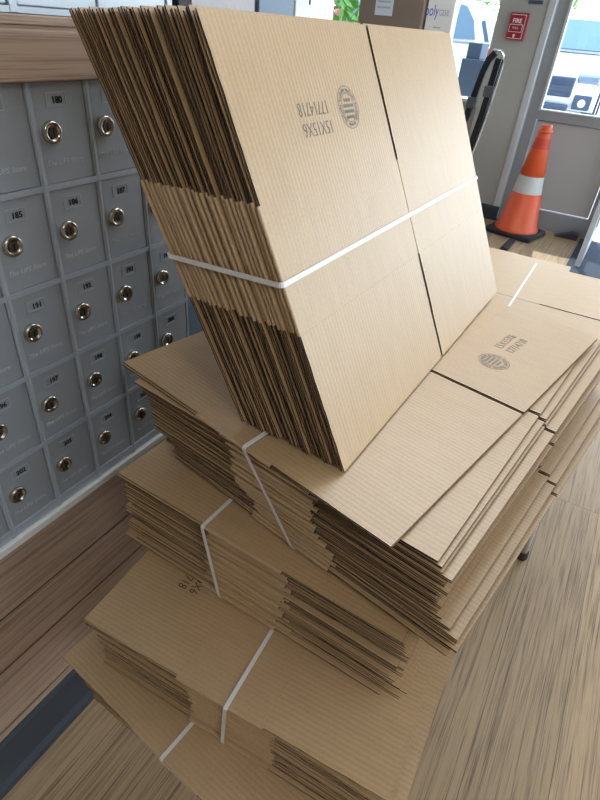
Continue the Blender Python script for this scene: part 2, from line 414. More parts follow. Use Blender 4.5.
box(b, -0.965, -0.945, FY - 0.03, FY + 0.03, 1.044, 2.6); box(b, -0.945, -0.215, FY - 0.03, FY + 0.03, 1.044, 1.056)
struct('trim_8', b, M['alupost'])
# glass door standing open into the room, seen along its edge
b = nb(); box(b, -0.152, -0.108, 5.10, 5.16, 0.01, 2.3, 0.004); box(b, -0.152, -0.108, 5.98, 6.06, 0.01, 2.3, 0.004)
box(b, -0.152, -0.108, 5.16, 5.98, 0.01, 0.16); box(b, -0.152, -0.108, 5.16, 5.98, 2.2, 2.3)
door = struct('door_1', b, M['alupost'])
b = nb(); box(b, -0.135, -0.125, 5.16, 5.98, 0.16, 2.2); finish(b, 'door_pane', M['glass'], door)
b = nb(); tube(b, [(-0.108, 5.22, 0.95), (-0.06, 5.22, 0.97), (-0.06, 5.22, 1.25), (-0.108, 5.22, 1.27)], 0.011); finish(b, 'door_handle', M['chrome'], door, True)
b = nb(); box(b, -0.15, 0.95, FY + 0.0, FY + 0.12, 2.3, 2.7); box(b, 0.9, 1.0, FY, FY + 0.12, 0, 2.3); box(b, 1.0, 2.9, FY, FY + 0.12, 0, 0.3); struct('trim_9', b, M['frame'])
b = nb(); box(b, 1.0, 2.9, FY + 0.05, FY + 0.06, 0.3, 2.7); struct('window_4', b, M['glass'])
# outside ground
b = nb()
prism(b, [(FY + 0.13, -0.02), (8.2, 0.35), (70, 0.35), (70, -0.3), (FY + 0.13, -0.3)], 'X', -40, 30)
struct('floor_outside', b, M['asphalt'])

# ------------------------------------------------------------------ mailboxes
MY0, MZ0, MW, MH = 0.451, 1.4601, 0.10466, 0.14903
bank = tag(empty('mailbox_bank', (WX, MY0, 0.693)), 'lower bank of small grey aluminium mailboxes numbered 177 to 206 in the wood panelled wall', 'mailboxes')
def under(bm, name, m, par=None, smooth=False, org=None):
    """part meshes are built in world space; shift them into the parent's frame"""
    p = par or bank
    o = finish(bm, name, m, p, smooth)
    off = p.matrix_world.translation if p.parent is None else p.parent.matrix_world.translation
    bpy.context.view_layer.update()
    o.matrix_parent_inverse = Matrix()
    o.matrix_basis = Matrix()
    o.data.transform(Matrix.Translation(-Vector(ORG)))
    return o
ORG = (WX, MY0, 0.693)
k0, k1 = -2, 4
b = nb()
box(b, -1.155, WX - 0.012, MY0 + k0 * MW, MY0 + k1 * MW, 0.693, 1.4515)
for c in range(k0, k1 + 1):
    y = MY0 + c * MW
    y0_, y1_ = max(y - 0.0055, MY0 + k0 * MW), min(y + 0.0055, MY0 + k1 * MW)
    box(b, WX - 0.012, WX + 0.0015, y0_, y1_, 0.693, 1.4515)
    if y0_ < y - .005 and y1_ > y + .005:
        box(b, WX - 0.010, WX + 0.0040, y - 0.0022, y + 0.0022, 0.693, 1.4515, 0.0012, seg=1)
for r in range(0, 6):
    z = MZ0 - r * MH
    box(b, WX - 0.012, WX + 0.0030, MY0 + k0 * MW, MY0 + k1 * MW, max(z - 0.0088, 0.693), min(z + 0.0002, 1.4515))
box(b, WX - 0.012, WX + 0.001, MY0 + k0 * MW, MY0 + k1 * MW, 0.693, 0.716)
under(b, 'frame', M['alu_frame'])
b = nb(); box(b, -1.155, WX - 0.002, MY0 + k1 * MW + 0.001, WEND, 0.693, 1.4515, 0.003); under(b, 'end_panel', M['steel'])
YT = (0, 1, 0); ZT = (0, 0, 1)
def wall_text(body, size, y, z, x, ext=0.0003, **kw):
    """lettering on a face looking towards +X"""
    return placed(text_mesh(body, size, ext, **kw), frame_mtx(YT, ZT, (x, y, z)))
lock_me = None
def make_lock_meshes():
    b = nb()
    lathe(b, [(0.0115, 0), (0.0125, 0.0015), (0.0125, 0.004), (0.0115, 0.0062), (0.0088, 0.0066), (0.0082, 0.0050), (0.0001, 0.0050)], 28, 'X', cap=False)
    for v in b.verts: v.co *= 1.32
    me = bpy.data.meshes.new('lock'); bmesh.ops.recalc_face_normals(b, faces=b.faces[:]); b.to_mesh(me); b.free()
    me.materials.append(M['nickel'])
    for p in me.polygons: p.use_smooth = True
    b = nb()
    lathe(b, [(0.0058, 0.0049), (0.0056, 0.0060), (0.0001, 0.0060)], 20, 'X', cap=False)
    box(b, 0.0058, 0.0063, -0.0010, 0.0010, -0.0040, 0.0040, mi=1)
    for v in b.verts: v.co *= 1.32
    m2 = bpy.data.meshes.new('lock_plug'); bmesh.ops.recalc_face_normals(b, faces=b.faces[:]); b.to_mesh(m2); b.free()
    m2.materials.append(M['plug']); m2.materials.append(M['keyhole_seam'])
    return me, m2
lock_me, plug_me = make_lock_meshes()
b = nb()                                     # embossed outline round the number
for (y0, y1, z0, z1) in ((-.0165, .0165, .0085, .0097), (-.0165, .0165, -.0097, -.0085), (-.0175, -.0163, -.0097, .0097), (.0163, .0175, -.0097, .0097)):
    box(b, 0, 0.0008, y0, y1, z0, z1)
plate_me = bpy.data.meshes.new('number_plate'); b.to_mesh(plate_me); b.free(); plate_me.materials.append(M['alu_frame'])
b = nb(); box(b, -0.009, 0.0, -MW / 2 + 0.0062, MW / 2 - 0.0062, -MH / 2 + 0.0010, MH / 2 - 0.0095, 0.0015)
door_me = bpy.data.meshes.new('door'); b.to_mesh(door_me); b.free(); door_me.materials.append(M['alu'])
script_me = placed(text_mesh('The UPS Store', 0.0115, 0.0002, shear=0.3), frame_mtx(YT, ZT, (0, 0, 0))); script_me.materials.clear(); script_me.materials.append(M['engrave']); script_me.name = 'lettering'
for r in range(5):
    for c in range(k0, k1):
        yc = MY0 + (c + .5) * MW; zc = MZ0 - (r + .5) * MH
        d = link('door', door_me, bank, Vector((WX + 0.0005, yc, zc)) - Vector(ORG))
        link('lock', lock_me, d, (0.0, -0.0250, -0.0010)); lp = link('lock_plug', plug_me, d, (0.0, -0.0250, -0.0010))
        lp.rotation_euler = (random.uniform(-0.15, 0.15), 0, 0)
        link('number_plate', plate_me, d, (0.0, -0.0062, 0.0420))
        num = 179 + 6 * r + c
        nm = placed(text_mesh(str(num), 0.0125, 0.0003, bold=0.0004), frame_mtx(YT, ZT, (0, 0, 0))); nm.materials.clear(); nm.materials.append(M['black']); nm.name = 'number'
        link('number', nm, d, (0.0005, -0.0045, 0.0410))
        link('lettering', script_me, d, (0.0006, -0.007, -0.0445))
# upper bank
ORG = (WX, 0.558, 1.531)
upper = tag(empty('parcel_locker_bank', ORG), 'upper bank of larger aluminium mailbox doors coloured as window-lit above the wood rail', 'mailboxes')
b = nb(); box(b, -1.155, WX - 0.012, 0.2345, 0.905, 1.531, 2.19)
for y in (0.2585, 0.408, 0.558, 0.708, 0.858): box(b, WX - 0.012, WX + 0.004, y - 0.0065, y + 0.0065, 1.531, 2.19, 0.001, seg=1)
for z in (1.531, 1.74, 1.96, 2.182): box(b, WX - 0.012, WX + 0.003, 0.2345, 0.905, z, z + 0.0075)
under(b, 'frame', M['alu_frame'], upper)
for c in range(4):
    for r in range(3):
        y0 = 0.2585 + c * 0.15 + 0.008; z0 = (1.5395, 1.7485, 1.9685)[r]; z1 = (1.739, 1.959, 2.181)[r]
        b = nb(); box(b, WX - 0.009, WX + 0.0005, y0, y0 + 0.134, z0, z1, 0.0015)
        dd = under(b, 'door', M['alu_upper_lit'], upper)
        lk = link('lock', lock_me, dd, Vector((WX + 0.0005, y0 + 0.04, (z0 + z1) / 2)) - Vector(ORG))
b = nb(); box(b, WX - 0.012, WX + 0.0035, 0.882, 0.902, 1.539, 2.182)
under(b, 'end_post', M['keyhole_seam'], upper)
# locker with key
ORG = (WX, 1.125, 1.5305)
lck = tag(empty('key_locker', ORG), 'white fronted wall locker with blue grey side panel and a key hanging in its lock', 'locker')
b = nb(); box(b, -1.155, WX - 0.006, 1.126, WEND - 0.002, 1.531, 2.195); box(b, WX - 0.006, WX + 0.004, 1.126, 1.262, 1.531, 2.195, 0.002)
under(b, 'side_panel', M['steel'], lck)
b = nb(); box(b, WX - 0.006, WX + 0.006, 1.266, WEND - 0.002, 1.533, 2.193, 0.003)
ld = under(b, 'door', M['cabw'], lck)
b = nb(); lathe(b, [(0.008, 0), (0.008, 0.006), (0.0001, 0.006)], 18, 'X', (WX + 0.006, 1.300, 1.604), cap=False); under(b, 'lock', M['nickel'], lck, True)
b = nb(); box(b, WX + 0.010, WX + 0.020, 1.299, 1.301, 1.601, 1.607); lathe(b, [(0.006, -0.001), (0.006, 0.001)], 18, 'Y', (WX + 0.022, 1.300, 1.600)); box(b, WX + 0.020, WX + 0.0235, 1.299, 1.301, 1.583, 1.596)
under(b, 'key', M['key'], lck)

# ------------------------------------------------------------------ flattened cardboard boxes (15 x 15 x 6 in, 30 x 21 in flat)
IN = 0.0254
L, W_, S_, FA, FB = 30 * IN, 21 * IN, 15 * IN, 7.5 * IN, 13.5 * IN
TH, PLY = 0.0050, 0.0016
def body_mesh(x0=FA, x1=FB):
    """folded sleeve: two plies closed by a rounded fold at each end, a seam across the middle of the upper ply"""
    b = nb()
    r = TH / 2; prof = []
    for k in range(7):
        a = -PI / 2 - PI * k / 6
        prof.append((r + r * math.cos(a), -r + r * math.sin(a) * 1.0))
    top = [(S_ - 0.0012, 0), (S_ - 0.0010, -0.0013), (S_ + 0.0010, -0.0013), (S_ + 0.0012, 0)]
    far = []
    for k in range(7):
        a = PI / 2 - PI * k / 6
        far.append((L - r + r * math.cos(a), -r + r * math.sin(a)))
    poly = prof + top + far
    poly = [(y, z) for y, z in poly]
    A = [b.verts.new((x0, y, z)) for y, z in poly]; B = [b.verts.new((x1, y, z)) for y, z in poly]
    n = len(poly)
    for k in range(n): b.faces.new((A[k], A[(k + 1) % n], B[(k + 1) % n], B[k])).material_index = 0
    for R in (A, B):
        f = b.faces.new(R); f.material_index = 1
    bmesh.ops.recalc_face_normals(b, faces=b.faces[:])
    me = bpy.data.meshes.new('body'); b.to_mesh(me); b.free()
    me.materials.append(M['fold']); me.materials.append(M['flute'])
    return me
def flap_mesh(x0, x1, y0, y1, z0, z1, rs):
    """one ply flap; liner faces kraft, cut edges raw"""
    b = nb()
    rr = random.Random(rs)
    n = 10
    def ex(base, amp): return base + rr.uniform(-amp, amp)
    # slightly ragged outline
    top = []
    for i in range(n + 1): top.append((x0 + (x1 - x0) * i / n, ex(y0, 0.0007)))
    for i in range(n + 1): top.append((x0 + (x1 - x0) * (n - i) / n, ex(y1, 0.0004)))
    A = [b.verts.new((x, y, z1)) for x, y in top]; B = [b.verts.new((x, y, z0)) for x, y in top]
    b.faces.new(A).material_index = 0; b.faces.new(B).material_index = 0
    m = len(top)
    for k in range(m): b.faces.new((A[k], A[(k + 1) % m], B[(k + 1) % m], B[k])).material_index = 1
    bmesh.ops.recalc_face_normals(b, faces=b.faces[:])
    me = bpy.data.meshes.new('flap'); b.to_mesh(me); b.free()
    me.materials.append(M['kraft']); me.materials.append(M['flute'])
    return me
BODY = body_mesh()
G = 0.0038
VAR = []
for v in range(5):
    rr = random.Random(100 + v)
    fl = []
    for (x0, x1) in ((0, FA), (FB, W_)):
        for (y0, y1) in ((0.0016, S_ - G), (S_ + G, L - 0.0016)):
            for lay in (0, 1):
                z1 = 0.0 if lay == 0 else -(TH - PLY); z0 = z1 - PLY
                e = rr.uniform(0, 0.0042)
                ya, yb = (y0 + e, y1) if y0 < 0.1 else (y0, y1 - e)
                ex = rr.uniform(-0.0015, 0.0)
                xa, xb = (x0 - ex, x1 - 0.0001) if x0 == 0 else (x0 + 0.0001, x1 + ex)
                fl.append(flap_mesh(xa, xb, ya, yb, z0, z1, v * 50 + len(fl)))
    VAR.append(fl)
# one mesh for boxes buried out of view
def whole_mesh():
    b = nb(); box(b, 0, W_, 0.0016, L - 0.0016, -TH, 0)
    me = bpy.data.meshes.new('flat_box'); b.to_mesh(me); b.free(); me.materials.append(M['kraft']); return me
ORD = ['first', 'second', 'third', 'fourth', 'fifth', 'sixth', 'seventh', 'eighth', 'ninth', 'tenth', 'eleventh', 'twelfth', 'thirteenth',
       'fourteenth', 'fifteenth', 'sixteenth', 'seventeenth', 'eighteenth', 'nineteenth', 'twentieth', 'twenty-first', 'twenty-second', 'twenty-third', 'twenty-fourth', 'twenty-fifth']
protos = []
def flat_box(mw, label, group, var):
    root = bpy.data.objects.new('flat_box', None); C.objects.link(root); root.empty_display_size = 0.03
    root.matrix_world = mw
    tag(root, label, 'cardboard box', group)
    link('body', BODY, root)
    for fm in VAR[var]: link('flap', fm, root)
    return root
def print_marks(root, dark=False):
    """size line, stock number and the round maker's stamp printed on one flap"""
    ink = M['ink_dark'] if dark else M['ink']
    X, Y = (0, -1, 0), (1, 0, 0)             # reads towards -y, up is +x
    z = 0.0003
    for body, x in (('17714718', 0.101), ('15X15X6', 0.1245)):
        me = placed(text_mesh(body, 0.0235, 0.0001, xs=0.80 if len(body) == 8 else 0.82, align='RIGHT', bold=-0.0002), frame_mtx(X, Y, (x, 0.133, z)))
        me.materials.clear(); me.materials.append(ink); o = link('printed_text', me, root)
    b = nb()
    cx, cy, n = 0.106, 0.263, 40
    def ring(r0, r1, sx=1.0):
        A = [b.verts.new((cx + r0 * math.cos(2 * PI * k / n), cy + r0 * math.sin(2 * PI * k / n), z)) for k in range(n)]
        B = [b.verts.new((cx + r1 * math.cos(2 * PI * k / n), cy + r1 * math.sin(2 * PI * k / n), z)) for k in range(n)]
        for k in range(n): b.faces.new((A[k], A[(k + 1) % n], B[(k + 1) % n], B[k]))
    ring(0.0268, 0.0280); ring(0.0180, 0.0190)
    for k in range(44):                      # ring of tiny lettering, too small to read
        if k % 9 == 4: continue
        a = 2 * PI * k / 44
        ca, sa = math.cos(a), math.sin(a)
        r0, r1 = 0.0203, 0.0203 + (0.0036 if k % 3 else 0.0050)
        hw = 0.0010
        q = [(r0, -hw), (r1, -hw), (r1, hw), (r0, hw)]
        b.faces.new([b.verts.new((cx + r * ca - h * sa, cy + r * sa + h * ca, z)) for r, h in q])
    rr = random.Random(4)
    for row in range(4):                     # lines of fine print in the middle
        xx = cx - 0.0115 + row * 0.0072; half = math.sqrt(max(0.0160 ** 2 - (xx - cx) ** 2, 0)) * 0.9
        y = cy - half
        while y < cy + half - 0.002:
            wd = rr.uniform(0.0012, 0.0034)
            b.faces.new([b.verts.new(p) for p in ((xx, y, z), (xx + 0.0042, y, z), (xx + 0.0042, y + wd, z), (xx, y + wd, z))])
            y += wd + 0.0010
    finish(b, 'printed_stamp', ink, root)
def flat_pose(x, y, z, yaw):
    return Matrix.Translation((x, y, Z(z))) @ Matrix.Rotation(yaw, 4, 'Z')
def turned(mw):                              # the same sheet turned half round in its own plane
    return mw @ Matrix.Translation((W_, L, 0)) @ Matrix.Rotation(PI, 4, 'Z')
def lerp(a, b, t): return tuple(p + (q - p) * t for p, q in zip(a, b))

def fillet(pts, r, n=4):
    out = []
    m = len(pts)
    for i in range(m):
        p = Vector(pts[i]); a = Vector(pts[i - 1]) - p; c = Vector(pts[(i + 1) % m]) - p
        k = min(r, a.length * .45, c.length * .45)
        p0, p1 = p + a.normalized() * k, p + c.normalized() * k
        for j in range(n + 1):
            t = j / n
            out.append(p0 * (1 - t) ** 2 + p * 2 * t * (1 - t) + p1 * t * t)
    return out
def strap(pts, wdir, label, width=0.0064, thick=0.0007, r=0.006):
    """closed plastic band: pts run round the bundle, wdir(i) is across the band"""
    P = fillet(pts, r)
    n = len(P); b = nb(); rings = []
    wd = Vector(wdir).normalized()
    cen = sum(P, Vector()) / n
    for i, p in enumerate(P):
        d = (P[(i + 1) % n] - P[i - 1]).normalized()
        ww = (wd - d * wd.dot(d)).normalized()
        nn = d.cross(ww).normalized()
        if nn.dot(p - cen) < 0: nn = -nn
        rings.append([b.verts.new(p - ww * width / 2), b.verts.new(p + ww * width / 2), b.verts.new(p + ww * width / 2 + nn * thick), b.verts.new(p - ww * width / 2 + nn * thick)])
    for i in range(n):
        A, B = rings[i], rings[(i + 1) % n]
        for k in range(4): b.faces.new((A[k], A[(k + 1) % 4], B[(k + 1) % 4], B[k]))
    o = finish(b, 'strap', M['strap'])
    return tag(o, label, 'strap', 'white straps round the bundles')

def bundle(poses, name, group, first_label, turned_=False, order='from the top'):
    rnd = random.Random(hash(group) % 1000 if False else len(group))
    out = []
    n = len(poses)
    for i, mw in enumerate(poses):
        if i == 0: lab = first_label
        elif i == n - 1: lab = 'lowest flattened brown box of %s' % name if order == 'from the top' else 'rearmost flattened brown box of %s' % name
        else: lab = '%s flattened brown box %s of %s' % (ORD[i], order, name)
        out.append(flat_box(turned(mw) if turned_ else mw, lab, group, rnd.randrange(5)))
    return out

rnd = random.Random(11)
J = lambda a: rnd.uniform(-a, a)
def align(ps, xs, y_top, y_bot, first=1, slack=0.0035):
    """the strap pulls the boxes' near ends into line where it crosses them"""
    out = []
    n = len(ps)
    for i, (x, y, z, a) in enumerate(ps):
        if i >= first:
            t = (i - first) / (n - 1 - first)
            y = y_top + (y_bot - y_top) * t + (rnd.uniform(0.0035, slack + 0.003) if i < n - 1 else 0.0015) - xs * math.sin(a)
        out.append((x, y, z, a))
    return out
def edge_y(p, xs): return p[1] + xs * math.sin(p[3])
# --- bundle 1: on top of the pile, its uppermost box slid askew
top1 = (-0.6103, 0.5147, -0.4793, -0.1903)
sec1 = (-0.563, 0.4915, -0.4862, -0.1235)
bot1 = (-0.515, 0.518, -0.641, -0.156)
def P1(i):
    if i == 0: return top1
    t = (i - 1) / 23
    p = lerp(sec1, bot1, t)
    q = (p[0] + J(0.007) + 0.012 * math.sin(t * 9), p[1] + J(0.006), -0.4862 - (i - 1) * 0.00674, p[3] + J(0.012) - 0.012 * math.sin(t * 7))
    return q
p1 = align([P1(i) for i in range(25)], 0.300, edge_y(sec1, 0.3), edge_y(bot1, 0.3), 1, 0.006)
b1 = bundle([flat_pose(*p) for p in p1], 'the pile\'s uppermost lying bundle', 'flattened boxes of the uppermost lying bundle',
            'flattened brown box lying askew under the leaning bundle, round stamp on far half', True)
print_marks(b1[0])
# --- bundle 2
top2 = (-0.576, 0.442, -0.6535, -0.031); bot2 = (-0.572, 0.446, -0.815, -0.024)
def P2(i):
    p = lerp(top2, bot2, i / 24)
    if i == 0: return p
    k = 0.007 + 0.014 * (i > 12)
    return (p[0] + J(k) + 0.006, p[1] + J(k * .7) + 0.004, -0.6535 - i * 0.0067, p[3] + J(0.016))
p2 = align([P2(i) for i in range(25)], 0.21, edge_y(top2, 0.21), edge_y(bot2, 0.21), 1, 0.010)
b2 = bundle([flat_pose(*p) for p in p2], 'the second lying bundle down', 'flattened boxes of the second lying bundle',
            'topmost flattened brown box of the second lying bundle down, its near left corner bare', True)
# --- bundle 3
top3 = (-0.5165, 0.2830, -0.8290, 0.076)
def P3(i):
    if i == 0: return top3
    if i == 1: return (-0.513, 0.2867, -0.8290 - 0.0053, 0.077)
    t = i / 24
    return (-0.500 + J(0.006), 0.306 + J(0.004), -0.8290 - i * 0.0053, 0.035 + J(0.010) + 0.02 * t)
p3 = align([P3(i) for i in range(25)], 0.266, edge_y(top3, 0.266), edge_y(top3, 0.266) + 0.004, 2, 0.007)
b3 = bundle([flat_pose(*p) for p in p3], 'the third lying bundle down', 'flattened boxes of the third lying bundle',
            'topmost flattened brown box of the third lying bundle down, dark number printed near its corner')
print_marks(b3[0], True)
# --- bundle 4
def P4(i):
    t = i / 24
    return (-0.5754 + (J(0.003) if i else 0) + 0.03 * t, 0.2635 + 0.0013 * i, -0.9640 - i * 0.0056, -0.10 + (J(0.006) if i else 0) + 0.05 * t)
p4 = align([P4(i) for i in range(25)], 0.267, edge_y(P4(0), 0.267) + 0.001, edge_y(P4(0), 0.267) + 0.027)
b4 = bundle([flat_pose(*p) for p in p4], 'the lowest lying bundle', 'flattened boxes of the lowest lying bundle',
            'topmost flattened brown box of the lowest bundle, its corner close to the wood boards')
# --- leaning bundle: every box stands on its long edge on the top bundle and leans towards the mailboxes
SP = Vector((-0.18514, 0.49271, Z(-0.4768)))
lean = 0.4530; yawS = -0.0171
xd = Vector((math.sin(lean), 0, -math.cos(lean))); yd = Vector((0, 1, 0)); zd = xd.cross(yd)
RS = Matrix((xd, yd, zd)).transposed().to_4x4()
RS = Matrix.Rotation(yawS, 4, 'Z') @ RS
def PS(i):
    ln = lean + 0.045 * i / 24
    xd = Vector((math.sin(ln), 0, -math.cos(ln))); zd = xd.cross(yd)
    m = Matrix.Rotation(yawS, 4, 'Z') @ Matrix((xd, yd, zd)).transposed().to_4x4()
    o = SP + Vector((-0.00690 * i, 0.010 * i / 24 + (J(0.0032) if i else 0), 0))
    up = -(m.to_3x3() @ Vector((1, 0, 0)))
    m.translation = o + up * (W_ + 0.0012 + (abs(J(0.003)) if i else 0))
    return m
pS = [PS(i) for i in range(25)]
bS = bundle(pS, 'the leaning bundle', 'flattened boxes of the leaning bundle',
            'front flattened brown box of the leaning bundle, upside down numbers and round stamp', False, 'from the front')
print_marks(bS[0])
# --- bundle behind, lower pile nearer the door
def PB(i, z0, n=25):
    return (-0.443 + (J(0.004) if i else 0), 1.318 + (J(0.004) if i else 0.004), z0 - i * 0.0060, 0.012 + (J(0.008) if i else 0))
pB = align([PB(i, -0.652) for i in range(25)], 0.268, 1.322, 1.322)
pB[1] = (pB[1][0] - 0.15, pB[1][1] + 0.075, pB[1][2], pB[1][3])
bB = bundle([flat_pose(*p) for p in pB], 'the bundle behind, nearer the door', 'flattened boxes of the bundle behind',
            'topmost flattened brown box of the bundle behind, nearest the door mat')
WH = whole_mesh()
for nm, z0 in (('second', -0.8035), ('third', -0.955)):
    for i in range(25):
        p = PB(1, z0 - 0.0); p = (p[0], p[1], z0 - i * 0.0060, p[3])
        o = link('flat_box', WH); o.matrix_world = flat_pose(*p)
        tag(o, 'flattened brown box hidden in the %s bundle down of the pile behind' % nm, 'cardboard box', 'flattened boxes low in the pile behind')

# straps
def strap_flat(ps, x, label, skew=0.0, cx=0.0, top_only=False):
    T0, T1 = flat_pose(*ps[0]), flat_pose(*ps[-1])
    dirn = (T0.to_3x3() @ Vector((0, 1, 0)))
    far = max((flat_pose(*p) @ Vector((x, L, 0))).dot(dirn) for p in (ps[:1] if top_only else ps))
    a = T0 @ Vector((x + skew, -0.0012, 0.0010)); bq = T0 @ Vector((x - skew, L, 0.0010))
    c = T1 @ Vector((x + cx, -0.0020, -TH - 0.0009)); d = T1 @ Vector((x, L, -TH - 0.0009))
    bq += dirn * (far + 0.002 - bq.dot(dirn)); d += dirn * (far + 0.002 - d.dot(dirn))
    return strap([a, bq, d, c], T0.to_3x3() @ Vector((1, 0, 0)), label)
strap_flat(p1, 0.279, 'white plastic strap round the uppermost lying bundle, beneath the leaning bundle', 0.014)
strap_flat(p2, 0.195, 'white plastic strap round the second lying bundle down', 0.0, 0.036)
strap_flat(p3, 0.281, 'white plastic strap round the third lying bundle down', 0.0, -0.022)
strap_flat(p4, 0.264, 'white plastic strap round the lowest lying bundle, low beside the floor')
strap_flat(pB, 0.268, 'white plastic strap across the bundle behind, nearest the door', 0.0, 0.0, True)
R3 = RS.to_3x3()
def sp(i, x, y, z): return pS[i] @ Vector((x, y, z))
a = sp(0, 0.279, -0.004, 0.0008); bq = sp(0, 0.277, L + 0.005, 0.0008)
c = sp(24, 0.277, L + 0.005, -TH - 0.0008); d = sp(24, 0.283, -0.005, -TH - 0.0008)
strap([a, bq, c, d], R3 @ Vector((1, 0, 0)), 'white plastic strap tied round the leaning bundle')

# low benches that carry the piles
def bench(x0, x1, y0, y1, h, legs, label, rz=0):
    o = tag(empty('low_bench', ((x0 + x1) / 2, (y0 + y1) / 2, 0)), label, 'bench')
    ox, oy = o.location.x, o.location.y
    b = nb(); box(b, x0 - ox, x1 - ox, y0 - oy, y1 - oy, h - 0.03, h, 0.004); finish(b, 'bench_top', M['benchw'], o)
    for (lx, ly, fx, fy) in legs:
        b = nb(); tube(b, [(fx - ox, fy - oy, 0.035), (lx - ox, ly - oy, h - 0.03)], [0.014, 0.018], 12); lg = finish(b, 'leg', M['benchw'], o, True)
        b = nb(); lathe(b, [(0.019, 0), (0.022, 0.006), (0.020, 0.034), (0.0001, 0.036)], 16, 'Z', (fx - ox, fy - oy, 0)); finish(b, 'rubber_foot', M['foot'], lg, True)
bench(-0.50, -0.07, 0.50, 1.04, Z(-1.1045), [(-0.47, 0.53, -0.47, 0.54), (-0.10, 0.53, -0.10, 0.54), (-0.47, 1.0, -0.47, 1.0), (-0.10, 1.0, -0.10, 1.0)],
      'low white bench carrying the near pile of bundles')
bench(-0.42, 0.13, 1.50, 1.98, Z(-1.1065), [(-0.39, 1.53, -0.40, 1.53), (0.118, 1.55, 0.142, 1.585), (-0.39, 1.95, -0.39, 1.95), (0.02, 1.95, 0.03, 1.95)],
      'low white bench with splayed legs, one dark rubber foot showing beside the pile')

# ------------------------------------------------------------------ counter and parcels in the middle distance
o = tag(empty('counter', (-1.3, 2.5, 0)), 'counter behind the leaning bundle carrying two parcels', 'counter')
b = nb(); box(b, -0.40, 0.32, -0.2, 0.25, 0.0, 1.03); finish(b, 'cabinet', M['counter'], o)
b = nb(); box(b, -0.42, 0.34, -0.23, 0.28, 1.03, 1.07, 0.004); finish(b, 'countertop', M['trim'], o)
PYC = 2.4
kx = PYC / 3.2
o = tag(empty('brown_parcel', (-1.376 * kx, PYC + 0.12, 1.07)), 'brown carton with a pale label behind the leaning bundle', 'box')
b = nb(); hw = 0.18 * kx; box(b, -hw, hw, -0.12, 0.12, 0, 0.62, 0.004); finish(b, 'carton', M['browncarton'], o)
b = nb(); lx0 = (-1.462 + 1.376) * kx; box(b, lx0, lx0 + 0.075, -0.1208, -0.1203, 0.525, 0.62); lb = finish(b, 'shipping_label', M['label'], o)
b = nb()
for zz in (0.548, 0.566, 0.60): box(b, lx0 + 0.008, lx0 + 0.065, -0.1212, -0.1209, zz, zz + 0.006)
finish(b, 'label_print', M['greyi'], lb)
o = tag(empty('white_parcel', (-1.122 * kx + 0.006, PYC + 0.16, 1.07)), 'white carton with blue lettering beside the brown carton', 'box')
hw = 0.071 * kx; b = nb(); box(b, -hw, hw, -0.14, -0.085, 0, 0.66, 0.003); finish(b, 'carton', M['whitecarton'], o)
zt = Z(0.072 * 1.0) - 1.07
me = placed(text_mesh('poly', 0.050, 0.0002, xs=0.62, align='RIGHT'), frame_mtx((1, 0, 0), (0, 0, 1), (-0.006, -0.1404, zt))); me.materials.clear(); me.materials.append(M['bluei']); link('lettering', me, o)
me = placed(text_mesh('case', 0.042, 0.0002, xs=0.55, align='LEFT'), frame_mtx((1, 0, 0), (0, 0, 1), (-0.004, -0.1404, zt))); me.materials.clear(); me.materials.append(M['greyi']); link('lettering', me, o)
b = nb(); box(b, -0.018, 0.012, -0.1406, -0.1402, zt - 0.052, zt - 0.048); box(b, -0.022, 0.016, -0.1406, -0.1402, zt - 0.073, zt - 0.069); finish(b, 'fine_print', M['greyi'], o)

# ------------------------------------------------------------------ hand truck leaning by the pillar
HY = 5.0
o = tag(empty('hand_truck', (-1.42, HY, 0)), 'black railed folding hand truck with chrome edge standing before the grey pillar', 'hand truck')
ox = -1.42
def railpts(xt, xb, zt, y): return [(xb - ox, y, 0.05), (xb * .5 + xt * .5 - ox, y, zt * .5), (xt - ox - 0.004, y, zt - 0.08), (xt - ox + 0.022, y, zt - 0.02), (xt - ox + 0.05, y, zt)]
def flatrail(pts, wy, hx):
    b = nb(); n = len(pts); rings = []
    for i, p in enumerate(pts):
        p = Vector(p); d = (Vector(pts[min(i + 1, n - 1)]) - Vector(pts[max(i - 1, 0)])).normalized()
        s = Vector((d.z, 0, -d.x))
        rings.append([b.verts.new(p + s * hx + Vector((0, wy, 0))), b.verts.new(p - s * hx + Vector((0, wy, 0))), b.verts.new(p - s * hx - Vector((0, wy, 0))), b.verts.new(p + s * hx - Vector((0, wy, 0)))])
    for A, B in zip(rings, rings[1:]):
        for k in range(4): b.faces.new((A[k], A[(k + 1) % 4], B[(k + 1) % 4], B[k]))
    b.faces.new(rings[0]); b.faces.new(rings[-1])
    return b
zt = Z(-0.075)
finish(flatrail([(-1.55 - ox, 0, 0.05), (-1.45 - ox, 0, 0.55), (-1.335 - ox, 0, Z(-0.52)), (-1.285 - ox, 0, zt - 0.13), (-1.262 - ox, 0, zt - 0.05), (-1.225 - ox, 0, zt - 0.005)], 0.02, 0.023), 'rail', M['blackp'], o)
finish(flatrail([(-1.34 - ox, 0.03, 0.05), (-1.29 - ox, 0.03, 0.55), (-1.225 - ox, 0.03, Z(-0.52)), (-1.200 - ox, 0.03, zt - 0.09), (-1.195 - ox, 0.03, zt - 0.04)], 0.02, 0.022), 'rail', M['blackp'], o)
b = nb(); tube(b, [(-1.255 - ox, 0.0, zt - 0.03), (-1.235 - ox, 0.0, zt + 0.01), (-1.195 - ox, 0.01, zt + 0.012), (-1.168 - ox, 0.025, zt - 0.015), (-1.162 - ox, 0.03, zt - 0.07), (-1.188 - ox, 0.03, Z(-0.52)), (-1.255 - ox, 0.03, 0.55), (-1.31 - ox, 0.03, 0.05)], 0.012, 10)
finish(b, 'chrome_frame', M['chrome'], o, True)
